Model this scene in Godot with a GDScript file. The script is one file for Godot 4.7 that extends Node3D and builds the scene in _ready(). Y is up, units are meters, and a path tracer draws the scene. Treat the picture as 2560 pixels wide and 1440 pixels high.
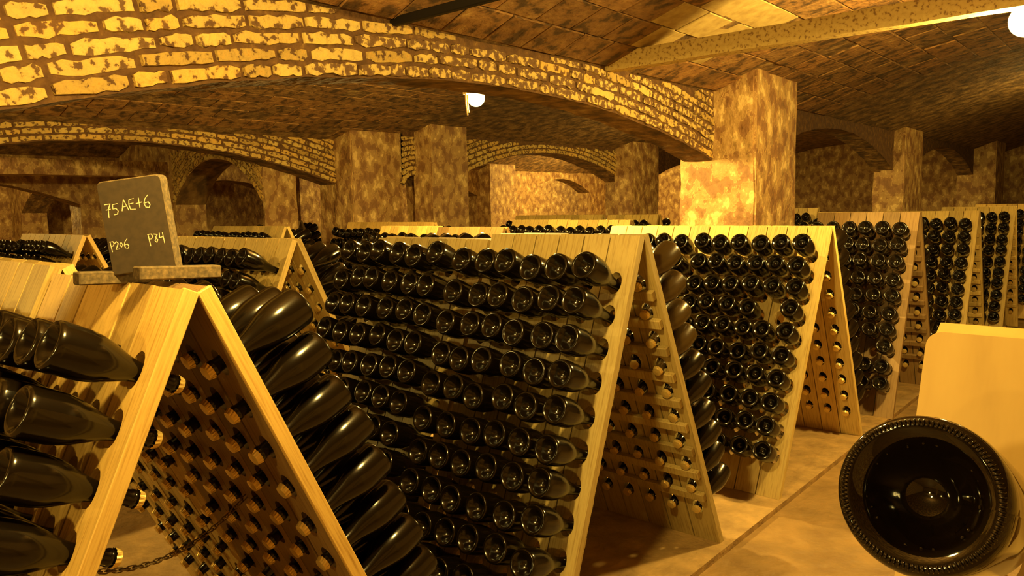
extends Node3D

# Axes: x runs along the aisle (u), y up, and -z is called v (along the ridges of the racks).
const COLS := 6
const ROWS := 10
const PITCH := 0.1201      # spacing of the holes across a board
const MARGIN := 0.0722     # board edge to first hole
const RACK_W := 0.7449
const HOLE_T0 := 0.121
const HOLE_DT := 0.0819
const SLOPE_L := 1.54
const SEAT := 0.215        # bottle base to board

var rng := RandomNumberGenerator.new()
var used := {}
var cam: Camera3D
var M := {}
var woods := {}
var racks := []
var plank_meshes := {}
var noise3 := FastNoiseLite.new()


func _ready() -> void:
	rng.seed = 20240607
	noise3.seed = 5
	noise3.frequency = 2.2
	# ---------------------------------------------------------------- camera, exposure
	var yaw := 0.7151
	var pitch := 0.1073
	var roll := -0.02
	var F := Vector3(cos(yaw), 0, -sin(yaw))
	var R := Vector3(sin(yaw), 0, cos(yaw))
	var F2 := F * cos(pitch) - Vector3.UP * sin(pitch)
	var U2 := F * sin(pitch) + Vector3.UP * cos(pitch)
	var R3 := R * cos(roll) + U2 * sin(roll)
	var U3 := -R * sin(roll) + U2 * cos(roll)
	cam = Camera3D.new()
	cam.name = "camera"
	cam.fov = rad_to_deg(2.0 * atan(720.0 / 1897.73))
	cam.near = 0.05
	cam.far = 100.0
	cam.transform = Transform3D(Basis(R3, U3, -F2), Vector3(0, 1.5515, 0))
	add_child(cam)
	cam.current = true
	var env := Environment.new()
	env.background_mode = Environment.BG_COLOR
	env.background_color = Color(0, 0, 0)
	env.tonemap_mode = Environment.TONE_MAPPER_LINEAR
	env.tonemap_exposure = 1.25
	env.sdfgi_enabled = true
	env.ssao_enabled = true
	env.ssil_enabled = true
	var we := WorldEnvironment.new()
	we.name = "environment"
	we.environment = env
	add_child(we)

	make_materials()

	# lamps: every bare bulb is a glowing globe with its own light inside (a, h, v, energy)
	for l in [
		[4.27, 2.352, 0.55, 0.75, "glowing globe lamp under the long plastered tie beam", 0.0, 0.075],
		[3.92, 2.305, 3.7, 0.95, "glowing globe lamp hanging just behind the big brick arch", 1.0, 0.062],
		[0.8, 2.31, 1.05, 0.44, "glowing globe lamp over the aisle above the viewer", 0.0, 0.06],
		[-2.6, 2.33, 0.7, 0.35, "glowing globe lamp over the aisle behind the viewer", 0.0, 0.06],
		[-7.0, 2.33, 0.6, 0.5, "glowing globe lamp far behind the viewer along the aisle", 0.0, 0.06],
		[10.3, 2.33, 0.57, 0.14, "added unseen globe lamp far down the aisle by the end wall", 0.0, 0.06],  # added: unseen lamp that lifts the far racks and end wall
		[-1.5, 2.35, 5.2, 0.4, "glowing globe lamp in the second bay beside the chalkboard rack", 0.0, 0.06],
		[-6.5, 2.35, 5.2, 0.5, "glowing globe lamp in the second bay behind the viewer", 0.0, 0.06],
		[10.2, 2.35, 5.2, 0.22, "glowing globe lamp deep in the second bay past the brick pillar", 0.0, 0.06],
		[16.9, 2.3, 15.0, 0.4, "added unseen globe lamp in the last bay behind the pale square pillar", 0.0, 0.06],  # added lamp, kept out of sight, to brighten the rear plaster
		[3.5, 2.3, 14.6, 0.35, "added unseen globe lamp in the last bay behind the chalkboard", 0.0, 0.06],  # unseen extra lamp, put in to light the far pillar
		[15.2, 2.35, 10.0, 0.9, "glowing globe lamp in the third bay beyond the double pillar", 0.0, 0.06],
		[1.6, 2.35, 10.0, 0.15, "glowing globe lamp in the dim third bay by the low arches", 0.0, 0.06],
		[9.6, 2.35, 10.0, 0.3, "glowing globe lamp in the third bay behind the shallow arch pillars", 0.0, 0.06],
	]:
		make_lamp(l)

	build_shell()
	build_racks()
	build_bottles()
	build_sign()


# ------------------------------------------------------------------ small helpers
func P(a: float, h: float, v: float) -> Vector3:
	return Vector3(a, h, -v)


func numbered(n: String) -> String:
	if not used.has(n):
		used[n] = 0
		return n
	used[n] += 1
	return "%s_%03d" % [n, used[n]]


func tag(o: Node, label: String, category: String, group := "", kind := "") -> void:
	if label:
		o.set_meta("label", label)
	if category:
		o.set_meta("category", category)
	if group:
		o.set_meta("group", group)
	if kind:
		o.set_meta("kind", kind)


func thing(called: String, label: String, category: String, at := Vector3.ZERO, group := "") -> Node3D:
	var o := Node3D.new()
	o.name = numbered(called)
	add_child(o, true)
	o.position = at
	tag(o, label, category, group)
	return o


func begin() -> SurfaceTool:
	var st := SurfaceTool.new()
	st.begin(Mesh.PRIMITIVE_TRIANGLES)
	return st


func finish(st: SurfaceTool) -> ArrayMesh:
	st.generate_normals()
	return st.commit()


func part(called: String, mesh: Mesh, m: Material, parent: Node, xf := Transform3D()) -> MeshInstance3D:
	var o := MeshInstance3D.new()
	o.name = called if parent != self else numbered(called)
	o.mesh = mesh
	o.material_override = m
	o.transform = xf
	parent.add_child(o, true)
	return o


func struct(called: String, mesh: Mesh, m: Material, label: String, category: String) -> MeshInstance3D:
	var o := part(called, mesh, m, self)
	tag(o, label, category, "", "structure")
	return o


# quad a b c d, clockwise seen from its front
func quad(st: SurfaceTool, a: Vector3, b: Vector3, c: Vector3, d: Vector3, sm := -1) -> void:
	st.set_smooth_group(sm)
	for p in [a, b, c, a, c, d]:
		st.add_vertex(p)


func tri(st: SurfaceTool, a: Vector3, b: Vector3, c: Vector3, sm := -1) -> void:
	st.set_smooth_group(sm)
	st.add_vertex(a)
	st.add_vertex(b)
	st.add_vertex(c)


# box with chamfered edges, centred, in a frame
func cbox(st: SurfaceTool, xf: Transform3D, size: Vector3, ch: float) -> void:
	var s := size * 0.5
	for ax in 3:
		for sg in [-1.0, 1.0]:
			var u := (ax + 1) % 3
			var w := (ax + 2) % 3
			var f := []
			for k in [[-1, -1], [1, -1], [1, 1], [-1, 1]]:
				var p := Vector3.ZERO
				p[ax] = sg * s[ax]
				p[u] = k[0] * (s[u] - ch)
				p[w] = k[1] * (s[w] - ch)
				f.append(xf * p)
			if sg > 0:
				quad(st, f[3], f[2], f[1], f[0])
			else:
				quad(st, f[0], f[1], f[2], f[3])
	# edges
	for ax in 3:
		var u := (ax + 1) % 3
		var w := (ax + 2) % 3
		for su in [-1.0, 1.0]:
			for sw in [-1.0, 1.0]:
				var f := []
				for k in [[0, -1], [0, 1], [1, 1], [1, -1]]:
					var p := Vector3.ZERO
					p[ax] = k[1] * (s[ax] - ch)
					p[u] = su * (s[u] - (0.0 if k[0] == 0 else ch))
					p[w] = sw * (s[w] - (ch if k[0] == 0 else 0.0))
					f.append(xf * p)
				if su * sw > 0:
					quad(st, f[3], f[2], f[1], f[0])
				else:
					quad(st, f[0], f[1], f[2], f[3])
	for sx in [-1.0, 1.0]:
		for sy in [-1.0, 1.0]:
			for sz in [-1.0, 1.0]:
				var a := xf * Vector3(sx * s.x, sy * (s.y - ch), sz * (s.z - ch))
				var b := xf * Vector3(sx * (s.x - ch), sy * s.y, sz * (s.z - ch))
				var c := xf * Vector3(sx * (s.x - ch), sy * (s.y - ch), sz * s.z)
				if sx * sy * sz > 0:
					tri(st, a, c, b)
				else:
					tri(st, a, b, c)


# profile: array of Vector2(radius, y); turned round y
func lathe(st: SurfaceTool, prof: Array, seg: int, xf := Transform3D(), sm := 0) -> void:
	for i in prof.size() - 1:
		var p: Vector2 = prof[i]
		var q: Vector2 = prof[i + 1]
		for k in seg:
			var a0 := TAU * k / seg
			var a1 := TAU * (k + 1) / seg
			var d0 := Vector3(cos(a0), 0, sin(a0))
			var d1 := Vector3(cos(a1), 0, sin(a1))
			var A := xf * (d0 * p.x + Vector3.UP * p.y)
			var B := xf * (d1 * p.x + Vector3.UP * p.y)
			var C := xf * (d1 * q.x + Vector3.UP * q.y)
			var D := xf * (d0 * q.x + Vector3.UP * q.y)
			st.set_smooth_group(sm)
			if p.x > 1e-6:
				st.add_vertex(A)
				st.add_vertex(C)
				st.add_vertex(B)
			if q.x > 1e-6:
				st.add_vertex(A)
				st.add_vertex(D)
				st.add_vertex(C)


func tube(st: SurfaceTool, pts: Array, r: float, seg := 6, closed := false, sm := 0) -> void:
	var n := pts.size()
	var rings := []
	for i in n:
		var pa: Vector3 = pts[(i - 1 + n) % n] if closed or i > 0 else pts[i]
		var pb: Vector3 = pts[(i + 1) % n] if closed or i < n - 1 else pts[i]
		var t := (pb - pa).normalized()
		var up := Vector3.UP if absf(t.y) < 0.9 else Vector3.RIGHT
		var x := t.cross(up).normalized()
		var y := x.cross(t)
		var ring := []
		for k in seg:
			var an := TAU * k / seg
			ring.append(pts[i] + (x * cos(an) + y * sin(an)) * r)
		rings.append(ring)
	for i in (n if closed else n - 1):
		for k in seg:
			var k2 := (k + 1) % seg
			quad(st, rings[i][k], rings[i][k2], rings[(i + 1) % n][k2], rings[(i + 1) % n][k], sm)
	if not closed:
		for k in range(1, seg - 1):
			tri(st, rings[0][0], rings[0][k + 1], rings[0][k])
			tri(st, rings[n - 1][0], rings[n - 1][k], rings[n - 1][k + 1])


func wob(p: Vector3, amp: float) -> Vector3:
	return p + Vector3(noise3.get_noise_3dv(p * 1.7), noise3.get_noise_3dv(p * 1.7 + Vector3(31, 7, 3)), noise3.get_noise_3dv(p * 1.7 + Vector3(5, 53, 17))) * amp


# a patch of wall between four corners, cut into a grid and made uneven
func patch(st: SurfaceTool, a: Vector3, b: Vector3, c: Vector3, d: Vector3, step: float, amp: float, sm := 0) -> void:
	var nu := maxi(1, int(ceil(maxf((b - a).length(), (c - d).length()) / step)))
	var nv := maxi(1, int(ceil(maxf((d - a).length(), (c - b).length()) / step)))
	var g := []
	for i in nu + 1:
		var row := []
		for j in nv + 1:
			var s := float(i) / nu
			var t := float(j) / nv
			row.append(wob(a.lerp(b, s).lerp(d.lerp(c, s), t), amp))
		g.append(row)
	for i in nu:
		for j in nv:
			quad(st, g[i][j], g[i + 1][j], g[i + 1][j + 1], g[i][j + 1], sm)


func rough_box(st: SurfaceTool, lo: Vector3, hi: Vector3, step: float, amp: float) -> void:
	var c := []
	for k in 8:
		c.append(Vector3(hi.x if k & 1 else lo.x, hi.y if k & 2 else lo.y, hi.z if k & 4 else lo.z))
	patch(st, c[0], c[2], c[3], c[1], step, amp, 1)   # -z
	patch(st, c[4], c[5], c[7], c[6], step, amp, 2)   # +z
	patch(st, c[0], c[4], c[6], c[2], step, amp, 3)   # -x
	patch(st, c[1], c[3], c[7], c[5], step, amp, 4)   # +x
	patch(st, c[0], c[1], c[5], c[4], step, amp, 5)   # -y
	patch(st, c[2], c[6], c[7], c[3], step, amp, 6)   # +y


# ------------------------------------------------------------------ materials
func noise_tex(size: int, freq: float, seed_: int, ramp: Array, oct := 4, type := FastNoiseLite.TYPE_SIMPLEX_SMOOTH, normal := false, bump := 4.0, gain := 0.55) -> NoiseTexture2D:
	var n := FastNoiseLite.new()
	n.noise_type = type
	n.seed = seed_
	n.frequency = freq
	n.fractal_octaves = oct
	n.fractal_gain = gain
	var t := NoiseTexture2D.new()
	t.width = size
	t.height = size
	t.seamless = true
	t.noise = n
	if normal:
		t.as_normal_map = true
		t.bump_strength = bump
	if ramp.size():
		var g := Gradient.new()
		var off := PackedFloat32Array()
		var col := PackedColorArray()
		for r in ramp:
			off.append(r[0])
			col.append(r[1])
		g.offsets = off
		g.colors = col
		t.color_ramp = g
	return t


func mat(c: Color, rough := 0.8, tex: Texture2D = null, scale := Vector3.ONE, world := false, norm: Texture2D = null, ns := 1.0) -> StandardMaterial3D:
	var m := StandardMaterial3D.new()
	m.albedo_color = c
	m.roughness = rough
	if tex or norm:
		m.albedo_texture = tex
		m.uv1_triplanar = true
		m.uv1_world_triplanar = world
		m.uv1_scale = scale
		m.uv1_triplanar_sharpness = 4.0
	if norm:
		m.normal_enabled = true
		m.normal_texture = norm
		m.normal_scale = ns
	return m


func make_materials() -> void:
	var grain := noise_tex(512, 0.02, 3, [[0.0, Color(0.74, 0.66, 0.52)], [0.4, Color(0.9, 0.86, 0.77)], [0.6, Color(0.95, 0.92, 0.84)], [1.0, Color(0.86, 0.79, 0.67)]], 5)
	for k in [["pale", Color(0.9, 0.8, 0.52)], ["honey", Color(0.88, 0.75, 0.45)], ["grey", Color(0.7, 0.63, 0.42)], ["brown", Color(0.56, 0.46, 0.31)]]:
		var list := []
		for i in 4:
			var tone: Color = k[1]
			tone = tone.darkened(0.05 * i) if i % 2 else tone.lightened(0.02 * i)
			var m := mat(tone, 0.55, grain, Vector3(8.0, 0.4, 8.0))
			m.uv1_offset = Vector3(0.37 * i, 0.21 * i, 0.11 * i)
			list.append(m)
		woods[k[0]] = list
	var plain := noise_tex(512, 0.012, 6, [[0.0, Color(0.88, 0.83, 0.74)], [0.5, Color(0.94, 0.9, 0.82)], [1.0, Color(0.97, 0.94, 0.88)]], 5)
	woods.plain = []
	for i in 4:
		var pm := mat(Color(0.76, 0.65, 0.39), 0.5, plain, Vector3(3.0, 0.6, 3.0))
		pm.uv1_offset = Vector3(0.3, 0.2, 0.1) * i
		woods.plain.append(pm)
	var rough_n := noise_tex(512, 0.03, 21, [], 5, FastNoiseLite.TYPE_SIMPLEX_SMOOTH, true, 6.0)
	var lime := Color(0.78, 0.69, 0.45)
	var damp := Color(0.36, 0.25, 0.14)
	# limewash that has flaked off in islands
	var flake := noise_tex(1024, 0.012, 11, [[0.0, damp], [0.3, damp.lightened(0.08)], [0.34, Color(0.6, 0.5, 0.3)], [0.38, lime.darkened(0.06)], [0.6, lime], [0.8, Color(0.82, 0.7, 0.42)], [1.0, Color(0.74, 0.6, 0.34)]], 6)
	var flake_dark := noise_tex(1024, 0.02, 12, [[0.0, damp.darkened(0.12)], [0.45, damp.lightened(0.04)], [0.75, Color(0.44, 0.33, 0.19)], [0.86, Color(0.5, 0.39, 0.23)], [1.0, Color(0.58, 0.47, 0.29)]], 6)
	M.brick = []
	for i in 4:
		var bm := mat([Color(1, 0.97, 0.86), Color(0.95, 0.9, 0.78), Color(1, 0.92, 0.74), Color(0.86, 0.8, 0.66)][i], 0.85, flake, Vector3.ONE * [1.1, 1.5, 1.3, 1.7][i], true, rough_n, 0.9)
		bm.uv1_offset = Vector3(0.31, 0.17, 0.73) * i
		M.brick.append(bm)
	var flake_half := noise_tex(1024, 0.016, 13, [[0.0, damp], [0.44, damp.lightened(0.1)], [0.5, Color(0.52, 0.42, 0.25)], [0.55, lime.darkened(0.05)], [0.8, lime], [1.0, Color(0.74, 0.62, 0.38)]], 6)
	M.brick_flaked = mat(Color(1, 0.96, 0.86), 0.85, flake_half, Vector3.ONE * 1.2, true, rough_n, 0.9)
	M.mortar = mat(Color(0.92, 0.86, 0.76), 0.9, flake_dark, Vector3.ONE * 0.7, true, rough_n, 0.9)
	# plaster of walls and pillars: old coats broken into ragged islands
	var ragged := noise_tex(1024, 0.011, 27, [[0.0, Color(0.38, 0.26, 0.15)], [0.3, Color(0.45, 0.32, 0.19)], [0.46, Color(0.49, 0.36, 0.21)], [0.49, Color(0.66, 0.54, 0.34)], [0.51, Color(0.54, 0.42, 0.25)], [0.72, Color(0.6, 0.48, 0.29)], [0.78, Color(0.72, 0.61, 0.4)], [1.0, Color(0.68, 0.56, 0.35)]], 7)
	M.plaster = mat(Color(1.15, 1.15, 1.15), 0.72, ragged, Vector3(0.5, 0.35, 0.5), true, rough_n, 0.6)
	var vaulted := noise_tex(1024, 0.008, 15, [[0.0, Color(0.26, 0.18, 0.1)], [0.36, Color(0.38, 0.28, 0.15)], [0.5, Color(0.48, 0.36, 0.2)], [0.66, Color(0.54, 0.41, 0.24)], [0.85, Color(0.62, 0.5, 0.3)], [1.0, Color(0.76, 0.66, 0.44)]], 7)
	M.vault = mat(Color(1, 1, 1), 0.85, vaulted, Vector3(0.6, 0.6, 0.6), true, rough_n, 0.7)
	var tilen := noise_tex(512, 0.012, 16, [[0.0, Color(0.26, 0.18, 0.1)], [0.33, Color(0.4, 0.29, 0.16)], [0.42, Color(0.55, 0.4, 0.23)], [0.65, Color(0.61, 0.45, 0.26)], [0.85, Color(0.66, 0.51, 0.3)], [1.0, Color(0.76, 0.64, 0.42)]], 6)
	M.tile = []
	for i in 4:
		var tm := mat([Color(0.96, 0.95, 0.92), Color(0.9, 0.9, 0.88), Color(1, 0.97, 0.92), Color(0.84, 0.82, 0.78)][i], 0.8, tilen, Vector3.ONE * 1.1, true, rough_n, 0.6)
		tm.uv1_offset = Vector3(0.27, 0.41, 0.13) * i
		M.tile.append(tm)
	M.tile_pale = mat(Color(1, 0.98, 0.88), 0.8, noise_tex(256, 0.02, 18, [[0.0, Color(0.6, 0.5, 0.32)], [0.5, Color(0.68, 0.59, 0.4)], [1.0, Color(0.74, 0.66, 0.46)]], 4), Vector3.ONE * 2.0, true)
	var floorn := noise_tex(1024, 0.006, 17, [[0.0, Color(0.44, 0.34, 0.2)], [0.4, Color(0.5, 0.4, 0.24)], [0.65, Color(0.54, 0.43, 0.26)], [1.0, Color(0.6, 0.49, 0.31)]], 7)
	M.floor = mat(Color(1, 0.98, 0.94), 0.55, floorn, Vector3.ONE * 0.5, true, rough_n, 0.3)
	M.plinth = mat(Color(1.12, 1.12, 1.1), 0.75, floorn, Vector3.ONE * 0.9, true, rough_n, 0.4)
	M.beam = mat(Color(0.95, 0.92, 0.84), 0.7, noise_tex(512, 0.03, 19, [[0.0, Color(0.5, 0.38, 0.2)], [0.26, Color(0.62, 0.5, 0.3)], [0.36, Color(0.82, 0.72, 0.46)], [1.0, Color(0.88, 0.8, 0.55)]], 5), Vector3.ONE * 2.0, true)
	M.iron = mat(Color(0.1, 0.08, 0.06), 0.6)
	M.iron.metallic = 0.5
	M.glass = mat(Color(0.055, 0.034, 0.012), 0.16)
	M.glass.metallic_specular = 0.52
	M.glass_clean = mat(Color(0.05, 0.03, 0.01), 0.05)
	M.glass_clean.metallic_specular = 0.6
	M.glass_lit = mat(Color(0.24, 0.18, 0.08), 0.22)  # lighter copy of the glass: strong lamp light put into the colour
	M.cap = mat(Color(0.9, 0.78, 0.46), 0.28)
	M.cap.metallic = 0.6
	M.slate = mat(Color(0.25, 0.19, 0.11), 0.75, noise_tex(512, 0.02, 23, [[0.0, Color(0.8, 0.8, 0.8)], [0.6, Color(0.95, 0.95, 0.95)], [1.0, Color(1, 1, 1)]], 5), Vector3.ONE * 4.0)
	M.slate_edge = mat(Color(0.5, 0.41, 0.26), 0.8, noise_tex(256, 0.05, 24, [[0.0, Color(0.5, 0.5, 0.5)], [1.0, Color(1, 1, 1)]], 4), Vector3.ONE * 5.0)
	M.chalk = mat(Color(0.85, 0.77, 0.62), 0.95)
	M.chain = mat(Color(0.5, 0.42, 0.28), 0.45)
	M.chain.metallic = 0.8
	M.ceramic = mat(Color(0.85, 0.8, 0.65), 0.4)
	M.bulb = mat(Color(1, 0.95, 0.8), 0.4)
	M.bulb.emission_enabled = true
	M.bulb.emission = Color(1, 0.9, 0.6)
	M.bulb.emission_energy_multiplier = 3.0


# ------------------------------------------------------------------ lamps
func make_lamp(l: Array) -> void:
	var at := P(l[0], l[1], l[2])
	var t := thing("globe_lamp", l[4], "lamp", at)
	var st := begin()
	var prof := []
	for i in 17:
		var an := -PI / 2 + PI * i / 16.0
		prof.append(Vector2(l[6] * cos(an) if i > 0 and i < 16 else 0.0, l[6] * sin(an)))
	lathe(st, prof, 24)
	part("globe", finish(st), M.bulb, t)
	st = begin()
	var g: float = l[6]
	lathe(st, [Vector2(0, g - 0.006), Vector2(0.022, g - 0.006), Vector2(0.026, g), Vector2(0.026, 0.115), Vector2(0.02, 0.125), Vector2(0, 0.125)], 16, Transform3D(), -1)
	part("socket", finish(st), M.ceramic, t)
	if l[5] > 0:
		st = begin()
		cbox(st, Transform3D(Basis(), Vector3(-0.115, 0.03, 0.02)), Vector3(0.05, 0.045, 0.03), 0.004)
		tube(st, [Vector3(-0.1, 0.05, 0.02), Vector3(-0.05, 0.115, 0.01), Vector3(0, 0.12, 0)], 0.008, 6)
		tube(st, [Vector3(-0.125, 0.02, 0.02), Vector3(-0.123, -0.05, 0.02), Vector3(-0.112, -0.13, 0.022)], 0.005, 6)
		tube(st, [Vector3(-0.105, 0.02, 0.02), Vector3(-0.108, -0.04, 0.02), Vector3(-0.1, -0.11, 0.022)], 0.005, 6)
		part("bracket", finish(st), M.ceramic, t)
		st = begin()
		tube(st, [Vector3(0, 0.12, 0), Vector3(0, 0.36, 0)], 0.008, 6)
		part("stem", finish(st), M.iron, t)
	else:
		st = begin()
		tube(st, [Vector3(0, 0.12, 0), Vector3(0, 0.52, 0)], 0.006, 6)
		part("cord", finish(st), M.iron, t)
	var o := OmniLight3D.new()
	o.name = "lamp_light"
	o.light_color = Color(1.0, 0.85, 0.45)
	o.light_energy = 10.0 * l[3]
	o.light_size = l[6] + 0.008
	o.omni_range = 40.0
	o.omni_attenuation = 2.0
	o.shadow_enabled = true
	t.add_child(o)


# ------------------------------------------------------------------ the cellar itself
func circle_of(c: Array) -> Array:   # arch [a0, a1, spring, crown] -> centre a, centre h, radius
	var half: float = (c[1] - c[0]) * 0.5
	var sag: float = c[3] - c[2]
	var r := (half * half + sag * sag) / (2.0 * sag)
	return [(c[0] + c[1]) * 0.5, c[3] - r, r]


func soffit(c: Array, a: float) -> float:
	var k := circle_of(c)
	return k[1] + sqrt(maxf(0.0, k[2] * k[2] - (a - k[0]) * (a - k[0])))


# arcade wall lying along the aisle direction (or across it): arches between piers
func arcade(called: String, label: String, from_: float, to: float, arches: Array, w0: float, w1: float, top: float, across := false, m: Material = null) -> MeshInstance3D:
	var st := begin()
	var sp := begin()
	var so := begin()
	var piers := 0
	var X := func(a: float, h: float, w: float) -> Vector3: return P(w, h, a) if across else P(a, h, w)
	var at := from_
	for c in arches + [[to, to, 0, 0]]:
		if c[0] > at + 0.01:
			var lo: Vector3 = X.call(at, -0.05, w0)
			var hi: Vector3 = X.call(c[0], top, w1)
			rough_box(sp, Vector3(minf(lo.x, hi.x), -0.05, minf(lo.z, hi.z)), Vector3(maxf(lo.x, hi.x), top, maxf(lo.z, hi.z)), 0.16, 0.02)
			piers += 1
		if c[1] > c[0]:
			var n := 36
			for i in n:
				var a0 := lerpf(c[0], c[1], float(i) / n)
				var a1 := lerpf(c[0], c[1], float(i + 1) / n)
				var h0 := soffit(c, a0)
				var h1 := soffit(c, a1)
				var q := [X.call(a0, h0, w0), X.call(a1, h1, w0), X.call(a1, top, w0), X.call(a0, top, w0)]
				var r := [X.call(a0, h0, w1), X.call(a1, h1, w1), X.call(a1, top, w1), X.call(a0, top, w1)]
				if across:
					q.reverse()
					r.reverse()
					patch(st, q[0], q[1], q[2], q[3], 0.12, 0.012, 1)
					patch(st, r[3], r[2], r[1], r[0], 0.12, 0.012, 2)
					patch(so, q[3], q[2], r[2], r[3], 0.12, 0.012, 3)
				else:
					patch(st, q[3], q[2], q[1], q[0], 0.12, 0.012, 1)
					patch(st, r[0], r[1], r[2], r[3], 0.12, 0.012, 2)
					patch(so, q[0], q[1], r[1], r[0], 0.12, 0.012, 3)
		at = c[1]
	var o := struct(called, finish(st), m if m else M.mortar, label, "wall")
	part("soffit", finish(so), M.vault, o)
	if piers:
		part("pier", finish(sp), M.plaster, o)
	return o


# bricks laid in rings round an arch, each one a piece of its own on the face at depth w
func ring_bricks(wall: Node, c: Array, w: float, top: float, course: float, long_: float, most: int, across := false, proud := 0.014, flaked_from := 99.0) -> void:
	var k := circle_of(c)
	var count := 0
	var ring := 0
	while count < most:
		var r0: float = k[2] + 0.006 + ring * course
		var r1 := r0 + course - 0.009
		if k[1] + r0 > top + 0.45:
			break
		var reach: float = asin(clampf((c[1] - c[0]) * 0.5 / r0, 0, 1))
		var an := -reach + rng.randf() * 0.01
		var any := false
		while an < reach - 0.004 and count < most:
			var len_: float = long_ * (1.0 if rng.randf() < 0.55 else 0.5) * rng.randf_range(0.92, 1.1)
			var a1: float = minf(an + len_ / r0, reach)
			var mid := (an + a1) * 0.5
			if k[1] + r0 * cos(mid) < top - 0.03:
				var out := []
				var nx := 7
				for i in nx:
					out.append(Vector2(lerpf(an, a1 - 0.009 / r0, float(i) / (nx - 1)), r0 + rng.randf_range(-0.006, 0.008) + (0.008 if i == 0 or i == nx - 1 else 0.0)))
				for i in nx:
					out.append(Vector2(lerpf(a1 - 0.009 / r0, an, float(i) / (nx - 1)), r1 + rng.randf_range(-0.008, 0.006) - (0.008 if i == 0 or i == nx - 1 else 0.0)))
				var d := proud * rng.randf_range(0.35, 1.2)
				var centre := Vector2(k[0] + (r0 + r1) * 0.5 * sin(mid), k[1] + (r0 + r1) * 0.5 * cos(mid))
				var o := P(w, centre.y, centre.x) if across else P(centre.x, centre.y, w)
				var back := []
				var front := []
				for p in out:
					var h := minf(k[1] + p.y * cos(p.x), top)
					var a: float = k[0] + p.y * sin(p.x)
					var b2 := Vector2(a, h) - centre
					var f2 := b2 * 0.965 - b2.normalized() * 0.004
					if across:
						back.append(Vector3(0.02, b2.y, -b2.x))
						front.append(Vector3(-d, f2.y, -f2.x))
					else:
						back.append(Vector3(b2.x, b2.y, -0.02))
						front.append(Vector3(f2.x, f2.y, d))
				var st := begin()
				var m := out.size()
				var hub := Vector3(-d * 1.1, 0, 0) if across else Vector3(0, 0, d * 1.1)
				for i in m:
					var j := (i + 1) % m
					if across:
						tri(st, hub, front[i], front[j])
						quad(st, front[i], back[i], back[j], front[j])
					else:
						tri(st, hub, front[j], front[i])
						quad(st, front[j], back[j], back[i], front[i])
				part("brick", finish(st), M.brick_flaked if centre.x > flaked_from + rng.randf_range(-0.6, 0.6) and rng.randf() < 0.75 else M.brick[rng.randi() % 4], wall, Transform3D(Basis(), o))
				count += 1
				any = true
			an = a1
		ring += 1
		if not any and ring > 3:
			break


func vault_height(v: float, v0: float, v1: float, h: float, sag: float) -> float:
	var half := (v1 - v0) * 0.5
	var r := (half * half + sag * sag) / (2.0 * sag)
	var x := clampf(v - (v0 + v1) * 0.5, -half, half)
	return h + sag - r + sqrt(r * r - x * x)


func vault(called: String, label: String, a0: float, a1: float, v0: float, v1: float, h: float, sag: float) -> MeshInstance3D:
	var st := begin()
	var na := int((a1 - a0) / 0.35)
	var nv := 22
	var g := []
	for i in na + 1:
		var row := []
		for j in nv + 1:
			var v := lerpf(v0, v1, float(j) / nv)
			row.append(wob(P(lerpf(a0, a1, float(i) / na), vault_height(v, v0, v1, h, sag), v), 0.02))
		g.append(row)
	var up := Vector3(0, 0.14, 0)
	for i in na:
		for j in nv:
			quad(st, g[i][j], g[i][j + 1], g[i + 1][j + 1], g[i + 1][j], 1)
			quad(st, g[i + 1][j] + up, g[i + 1][j + 1] + up, g[i][j + 1] + up, g[i][j] + up, 2)
	for i in na:
		quad(st, g[i][0], g[i + 1][0], g[i + 1][0] + up, g[i][0] + up)
		quad(st, g[i + 1][nv], g[i][nv], g[i][nv] + up, g[i + 1][nv] + up)
	return struct(called, finish(st), M.vault, label, "ceiling")


# flat clay tiles on the underside of a vault
func vault_tiles(ceil_: Node, a0: float, a1: float, va: float, vb: float, v0: float, v1: float, h: float, sag: float, ta: float, tv: float, most: int) -> void:
	var shapes := []
	for i in 3:
		var st := begin()
		cbox(st, Transform3D(), Vector3(ta - 0.008, 0.014, tv - 0.008), 0.003)
		shapes.append(finish(st))
	var n := 0
	var row := 0
	var v := va
	while v < vb:
		var a := a0 + (0.0 if row % 2 else -ta * 0.5)
		var hh := vault_height(v, v0, v1, h, sag)
		var sl := (vault_height(v + 0.01, v0, v1, h, sag) - vault_height(v - 0.01, v0, v1, h, sag)) / 0.02
		while a < a1 and n < most:
			if rng.randf() < 0.9:
				var b := Basis(Vector3.RIGHT, atan(sl)) * Basis(Vector3.RIGHT, rng.randf_range(-0.012, 0.012)) * Basis(Vector3.FORWARD, rng.randf_range(-0.01, 0.01))
				var m: Material = M.tile[rng.randi() % 4]
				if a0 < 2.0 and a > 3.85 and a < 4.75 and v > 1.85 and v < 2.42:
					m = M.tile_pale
				part("tile", shapes[n % 3], m, ceil_, Transform3D(b, P(a, hh - 0.004 + rng.randf_range(-0.003, 0.003), v)))
				n += 1
			a += ta
		v += tv * cos(atan(sl))
		row += 1


func pillar(label: String, a0: float, a1: float, v0: float, v1: float, top: float, m: Material = null) -> void:
	var st := begin()
	rough_box(st, P(a0, -0.05, v1), P(a1, top, v0 + 0.02), 0.12, 0.022)
	var o := struct("pillar", finish(st), M.plaster, label, "pillar")
	# coat of render standing proud on the shaft that faces the aisle
	st = begin()
	rough_box(st, P(a0 + 0.012, -0.05, v0 + 0.06), P(a1 - 0.012, top, v0), 0.12, 0.012)
	part("render_coat", finish(st), m if m else M.plaster, o)


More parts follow.
